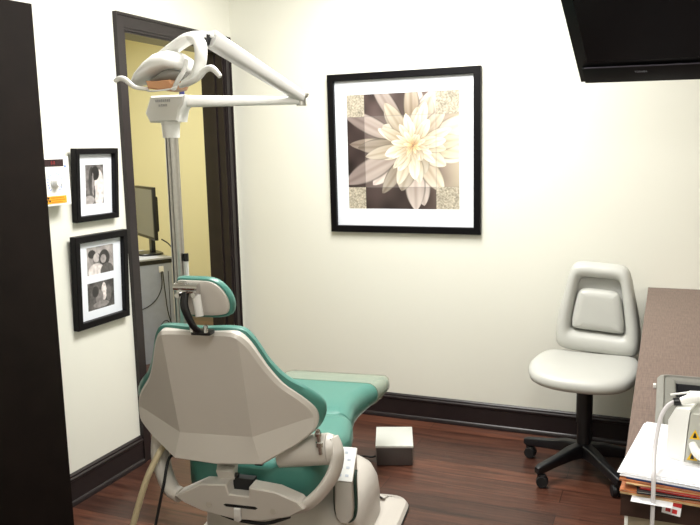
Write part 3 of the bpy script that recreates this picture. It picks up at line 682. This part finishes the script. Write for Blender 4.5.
# backrest: ring cushion + lumbar pad
bl = R(5)
def bb(x, z, n): return (x+.022, .185+math.sin(bl)*(z)+n*math.cos(bl)+.35*x*x*-1, .522+z*math.cos(bl)-.05*x)
out_h = [(0, .422), (.07, .422), (.114, .412), (.136, .375), (.156, .29), (.180, .18), (.190, .08), (.176, .018), (.12, .0), (0, -.002)]
in_h = [(0, .352), (.055, .352), (.086, .344), (.098, .31), (.108, .24), (.120, .15), (.122, .115), (.110, .100), (.06, .097), (0, .097)]
oo = spline(out_h+[(-a, b) for a, b in out_h[-2:0:-1]], 5); ii = spline(in_h+[(-a, b) for a, b in in_h[-2:0:-1]], 5)
mb = MB(); rs = []
sec = [(0.0, .0), (.03, -.022), (.14, -.038), (.32, -.046), (.5, -.048), (.70, -.045), (.86, -.034), (.96, -.016), (1, .0), (1, .018), (.6, .022), (.3, .022), (0, .018)]
for t_, n_ in sec: rs.append([bb(a[0]*(1-t_)+b[0]*t_, a[1]*(1-t_)+b[1]*t_, n_) for a, b in zip(oo, ii)])
mb.loft(rs+[rs[0]], cap=False); mb.build('backrest', M['vinyl'], sl, smooth=60)
mb = MB(); pad(mb, ii, (0, .22), [(-.01, .012), (-.01, .016)], bb); mb.build('backrest_panel', mat('grey_panel', (186, 186, 182), .5), sl)
lum = spline([(0, .300), (.066, .297), (.094, .272), (.113, .18), (.116, .128), (.100, .108), (0, .106), (-.100, .108), (-.116, .128), (-.113, .18), (-.094, .272), (-.066, .297)], 5)
mb = MB(); pad(mb, lum, (0, .20), [(.004, .010), (0, .0), (0, -.018), (.006, -.030), (.018, -.037), (.035, -.040)], bb); mb.build('lumbar_pad', M['vinyl'], sl, smooth=60)

# ------------------------------------------------------------------ counter
CT = .806; CX = 2.262; CY = -2.335
ct = empty('counter_cabinet', 'beige base cabinet with a brown laminate worktop along the right wall', 'cabinet', ((CX+XR)/2, (CY-.0)/2, 0), 0)
ox, oy = (CX+XR)/2, CY/2
def cbox(mb, x0, x1, y0, y1, z0, z1, bev=0): return mb.box(((x0+x1)/2-ox, (y0+y1)/2-oy, (z0+z1)/2), (x1-x0, y1-y0, z1-z0), bev=bev)
SX0, SX1, SY0, SY1 = 2.345, 2.86, -2.06, -1.545
# worktop with an opening for the basin
mb = MB()
for x0, x1, y0, y1 in ((CX, SX0, CY, -.004), (SX1, XR-.002, CY, -.004), (SX0, SX1, CY, SY0), (SX0, SX1, SY1, -.004)): cbox(mb, x0, x1, y0, y1, CT-.004, CT)
mb.build('worktop', M['counter'], ct, smooth=0)
mb = MB()
for x0, x1, y0, y1 in ((CX+.001, SX0, CY+.001, -.006), (SX1, XR-.004, CY+.001, -.006), (SX0, SX1, CY+.001, SY0), (SX0, SX1, SY1, -.006)): cbox(mb, x0, x1, y0, y1, CT-.050, CT-.004)
mb.build('worktop_edge', M['edge'], ct, smooth=0)
mb = MB(); cbox(mb, CX+.014, CX+.032, CY+.012, -.80, .0, CT-.05); cbox(mb, CX+.032, XR-.01, CY+.012, CY+.03, .08, CT-.05); mb.build('side_panel', M['beige'], ct, smooth=0)
mb = MB(); cbox(mb, CX+.009, CX+.0155, CY+.006, CY+.014, .0, CT-.05); mb.build('edge_banding', M['plastic'], ct, smooth=0)
for k in range(2):
    x0 = CX+.04+k*.53; mb = MB(); cbox(mb, x0, x0+.51, CY-.004, CY+.012, .10, CT-.07, bev=.002); d_ = mb.build('door', M['beige'], ct)
    mb = MB(); cbox(mb, x0+.46, x0+.47, CY-.03, CY-.022, .5, .62); cbox(mb, x0+.46, x0+.47, CY-.024, CY-.004, .505, .515); cbox(mb, x0+.46, x0+.47, CY-.024, CY-.004, .605, .615); mb.build('handle', M['steel'], d_)
# basin
bsn = empty('grey_basin', 'grey moulded sink basin with a wide rounded rim set into the brown counter', 'sink', ((SX0+SX1)/2-.0, (SY0+SY1)/2, CT))
w_, d_ = SX1-SX0+.05, SY1-SY0+.05; P0 = rrect(w_, d_, .035, 5)
mb = MB(); mb.loft([[(x, y, z) for x, y in inset(P0, i)] for i, z in [(.0, .0005), (.0, .010), (.006, .017), (.018, .019), (.022, .014), (.045, .013), (.050, .009), (.052, .0), (.056, -.10)]], cap=False)
mb.build('rim', M['basin'], bsn)
P1 = inset(P0, .055); mb = MB(); mb.loft([[(x, y, z) for x, y in inset(P1, i)] for i, z in [(.0, -.004), (.006, -.05), (.012, -.12), (.04, -.14), (.10, -.142)]]); 
mb2 = MB(); mb2.loft([[(x, y, z) for x, y in inset(P1, i)] for i, z in [(.0, .006), (.006, -.05), (.012, -.12), (.04, -.14)]], cap=False)
pts_ = inset(inset(P1, .04), 0); mb2.add([(x, y, -.14) for x, y in pts_], [tuple(range(len(pts_)))])
mb2.build('bowl', M['basin_in'], bsn)
plain('wall_clip', MB().box((0, 0, .006), (.008, .014, .012), bev=.002), M['plastic'], 'tiny white clip on the counter beside the grey basin', 'clip', (2.315, -1.615, CT))
# ------------------------------------------------------------------ paper stack
gx, gy = 2.405, -2.16
def sheet(name, x, y, w, d, z, th, rot, m, label, cat, grp=None, curl=0):
    mb = MB(); mb.box((0, 0, th/2), (w, d, th)); return plain(name, mb, m, label, cat, (x, y, z), R(rot), grp, smooth=0)
z = CT+.0005
plain('loose_sheet', MB().box((0, 0, .0004), (.075, .28, .0008)), M['paper'], 'white sheet poking out lowest at the near edge of the paper pile', 'paper', (2.330, -2.236, z), R(-4), smooth=0); z += .0012
items = [('folder', 'p_tan', .0035, .22, .29, 2.384, -2.210, -5, 'tan folder lowest in the stack of folders on the counter'),
 ('magazine', 'p_orange', .0045, .215, .285, 2.378, -2.210, -4, 'orange edged magazine low in the paper stack'),
 ('folder', 'p_black', .006, .22, .29, 2.398, -2.208, 2, 'black folder in the middle of the paper stack'),
 ('magazine', 'p_red', .005, .20, .28, 2.410, -2.215, -5, 'red edged magazine above the black folder'),
 ('folder', 'p_tan', .002, .21, .29, 2.385, -2.205, -3, 'thin tan folder just above the red magazine'),
 ('magazine', 'p_orange', .004, .215, .285, 2.381, -2.206, -6, 'orange magazine near the top of the paper stack'),
 ('folder', 'p_blue', .003, .215, .29, 2.396, -2.203, -7, 'blue folder right under the white papers')]
for nm, mt, th, w_, d_, x, y, rt, lb in items:
    mb = MB(); mb.m(0).box((0, 0, th*.18), (w_, d_, th*.3)).box((0, 0, th*.88), (w_, d_, th*.24)).m(1).box((0, .0015, th*.53), (w_-.002, d_-.003, th*.4))
    o = mb.build(nm, [M[mt], M['paper']], smooth=0); o.location = (x, y, z); o.rotation_euler.z = R(rt); tag(o, lb, 'folder' if nm == 'folder' else 'magazine'); z += th+.0004
for k in range(5):
    x, y, rt = 2.385+[.0, .004, -.003, .003, .006][k], -2.195+[0, .004, .002, .006, .01][k], [-7, -6, -8, -6.5, -7][k]
    th = .0016; mb = MB(); mb.box((0, 0, th/2), (.216, .300, th)); o = mb.build('paper_sheets', M['paper'], smooth=0)
    if k == 4:
        lm = MB()
        for j in range(12): lm.box((-.02+.01*(j % 3), .125-j*.018, th+.0001), (.13-.02*(j % 3), .0014, .0002))
        lm.build('printed_lines', mat('pale_ink', (196, 200, 212), .6), o, smooth=0)
    o.location = (x, y, z); o.rotation_euler.z = R(rt); tag(o, ['white papers directly on the blue folder', 'second batch of white papers up from the blue folder', 'middle batch of white papers in the white pile', 'white papers just under the topmost sheets', 'topmost white papers with faint printed lines under the white device'][k], 'paper', 'white papers on the stack'); z += th+.0003
# label tab hanging at the front edge
tb = MB().box((0, 0, 0), (.034, .0015, .020), bev=.0006).build('label_tab', M['paper']); tb.location = (2.357, -2.352, .792); tb.rotation_euler = (R(-8), R(5), R(-6)); tag(tb, 'small white label tab with red marks at the counter front edge', 'label')
t = MB(); t.box((-.006, -.0012, -.001), (.009, .001, .008)).box((.006, -.0012, -.002), (.009, .001, .008)); t.box((0, -.0011, .013), (.034, .0012, .010)); t.build('red_marks', M['red'], tb, smooth=0)
# ------------------------------------------------------------------ white device with cord, on the papers
ztop = z
dv = empty('white_device', 'white wedge-shaped dental device with yellow warning triangles standing on the papers', 'device', (2.344, -2.226, ztop), R(-6))
mb = MB(); mb.loft([[(0, 0, 0), (.036, -.012, 0), (.058, .15, 0), (.022, .16, 0)], [(.002, .004, .080), (.040, -.006, .080), (.060, .15, .080), (.022, .155, .080)], [(.014, .012, .104), (.043, .002, .108), (.062, .14, .108), (.03, .145, .104)]]); mb.build('housing', M['plastic'], dv, smooth=20)
mb = MB(); mb.loft([[(.037, -.011, .0), (.16, .002, .0), (.16, .15, .0), (.055, .15, .0)], [(.044, -.001, .100), (.16, .012, .100), (.16, .15, .100), (.058, .15, .100)]]); mb.build('body', mat('pale_grey_plastic', (186, 186, 178), .45), dv, smooth=20)
for (x_, z_) in ((.054, .058), (.051, .014)):
    yq = lambda x: -.0105+(x-.037)*.106
    fr2 = lambda x, z, h: (x, yq(x)+z*.10-h, z)
    mb = MB(); mb.prism([(x_-.010, z_-.009), (x_+.010, z_-.009), (x_, z_+.011)], .0004, .0012, fr2); w = mb.build('warning_triangle', M['yellowst'], dv, smooth=0)
    mb = MB(); mb.prism([(x_-.004, z_-.006), (x_+.004, z_-.006), (x_+.001, z_+.004), (x_-.001, z_+.004)], .0013, .0017, fr2); mb.build('symbol', M['black'], w, smooth=0)
mb = MB(); mb.sweep([(.022, .03, .114), (.05, .035, .124), (.09, .05, .130), (.15, .06, .130)], [.008, .011, .013, .013], n=14); mb.build('handpiece', M['plastic'], dv)
mb = MB(); mb.sweep([(.050, -.016, .044), (.062, -.030, .030), (.090, -.038, .026), (.14, -.035, .034)], [.007, .010, .011, .011], n=12); mb.build('lead', M['plastic'], dv)
mb = MB(); mb.cyl((.008, .028, .112), (.024, .032, .114), .0085, n=16); mb.build('connector', M['black'], dv)
mb = MB(); mb.box((.020, .04, .128), (.040, .005, .003), rot=Matrix.Rotation(R(-16), 3, 'Y')); mb.build('clip_bar', M['plastic'], dv)
mb = MB(); mb.sweep([(.010, .028, .112), (-.002, .020, .104), (-.012, .004, .085), (-.016, -.020, .055), (-.016, -.055, .026), (-.012, -.095, .014), (-.008, -.128, .004), (-.006, -.142, -.05), (-.006, -.145, -.16), (-.006, -.145, -.4)], .0042, n=10); mb.build('cord', M['cord'], dv)

# ------------------------------------------------------------------ television
al_ = R(13); e = V((math.cos(al_), -math.sin(al_), 0)); nn = V((-math.sin(al_), -math.cos(al_), 0)); th_ = R(47)
corner = V((1.998, -.70, 1.730))
U = V((nn.x*math.sin(th_), nn.y*math.sin(th_), math.cos(th_))); Nf = V((nn.x*math.cos(th_), nn.y*math.cos(th_), -math.sin(th_)))
tv = empty('television', 'black flat screen television tilted down high in the right corner', 'television')
tv.matrix_world = Matrix(((e.x, -Nf.x, U.x, corner.x), (e.y, -Nf.y, U.y, corner.y), (e.z, -Nf.z, U.z, corner.z), (0, 0, 0, 1)))
rl_ = Matrix.Rotation(R(2.6), 4, 'Y'); tv.matrix_world = tv.matrix_world @ rl_
TW, THh = .93, .56                                         # local x right, y depth (back), z up
mb = MB(); mb.box((TW/2, .03, THh/2), (TW, .045, THh), bev=.004); mb.build('housing', M['tvb'], tv)
mb = MB(); mb.box((TW/2+.02, .004, .040), (TW, .012, .076), bev=.003); mb.build('lower_bezel', M['tvb'], tv)
mb = MB(); mb.box((TW/2+.01, .006, THh/2+.038), (TW-.07, .006, THh-.13)); mb.build('screen', M['screen'], tv)
mb = MB(); mb.box((TW/2+.01, -.0005, .0785), (TW-.04, .004, .0025)); mb.build('trim_line', mat('grey_trim', (78, 74, 84), .3), tv)
text('TOSHIBA', .011, M['ltext'], tv, (.235, -.0026, .052), name='logo')
mb = MB(); mb.box((TW/2, .075, THh/2), (.5, .06, .34), bev=.02); mb.build('rear_bulge', M['tvb'], tv)
mb = MB()
iv = tv.matrix_world.inverted(); q0 = tv.matrix_world @ V((TW/2, .10, THh/2))
mb.sweep([iv @ V((XR-.01, -.45, q0.z)), iv @ V((XR-.25, -.55, q0.z)), iv @ q0], .018, n=10)
wp = mb.build('wall_arm', M['blacksteel'], tv)
pp = MB(); pp.box((0, 0, 0), (.024, .12, .26), bev=.004); pv = [iv @ (V(v)+V((XR-.013, -.45, q0.z))) for v in pp.v]; pp.v = [tuple(v) for v in pv]; pp.build('wall_plate', M['blacksteel'], wp)

# ------------------------------------------------------------------ ceiling lights (above the frame)
def cl_light(x, y, w, d, power, label, grp='recessed ceiling panels'):
    o = empty('ceiling_light', label, 'ceiling light', (x, y, H), 0)
    MB().box((0, 0, -.012), (w+.06, d+.06, .022), bev=.003).build('frame', M['plastic'], o)
    MB().box((0, 0, -.025), (w, d, .004)).build('diffuser', emit('light_diffuser', (255, 252, 244), 3), o)
    ld = bpy.data.lights.new('ceiling_lamp', 'AREA'); ld.shape = 'RECTANGLE'; ld.size = w; ld.size_y = d; ld.energy = power; ld.color = (1, .988, .958)
    lo = bpy.data.objects.new('lamp', ld); C.objects.link(lo); lo.parent = o; lo.location = (0, 0, -.035)
cl_light(1.25, -1.15, .6, 1.2, 49, 'white ceiling light panel above the dental chair')
cl_light(2.3, -3.7, .6, 1.2, 19, 'white ceiling light panel near the front of the room')
cl_light(-1.5, .2, .6, 1.2, 34, 'white ceiling light panel in the back room')

w = bpy.data.worlds.new('World'); bpy.context.scene.world = w; w.use_nodes = True
w.node_tree.nodes['Background'].inputs[0].default_value = (.9, .92, 1, 1); w.node_tree.nodes['Background'].inputs[1].default_value = .15

# ------------------------------------------------------------------ camera
yaw, pitch, roll, f = .396439068, .149735889, -.0225610808, 757.992908
F = V((-math.sin(yaw)*math.cos(pitch), math.cos(yaw)*math.cos(pitch), -math.sin(pitch))); Rr = V((math.cos(yaw), math.sin(yaw), 0)); Uu = Rr.cross(F)
c, s = math.cos(roll), math.sin(roll); R2 = Rr*c+Uu*s; U2 = -Rr*s+Uu*c
cam = bpy.data.cameras.new('Camera'); co = bpy.data.objects.new('Camera', cam); C.objects.link(co)
cam.sensor_width = 36; cam.lens = f/700*36; cam.clip_start = .02
Mx = Matrix(((R2.x, U2.x, -F.x, 2.32483464), (R2.y, U2.y, -F.y, -3.86348865), (R2.z, U2.z, -F.z, 1.5), (0, 0, 0, 1)))
co.matrix_world = Mx
sc = bpy.context.scene; sc.camera = co
sc.view_settings.view_transform = 'Standard'; sc.view_settings.look = 'None'; sc.view_settings.exposure = 0.47; sc.view_settings.gamma = 1
sc.view_settings.use_curve_mapping = False
sc.cycles.max_bounces = 8; sc.cycles.diffuse_bounces = 5; sc.cycles.use_denoising = True
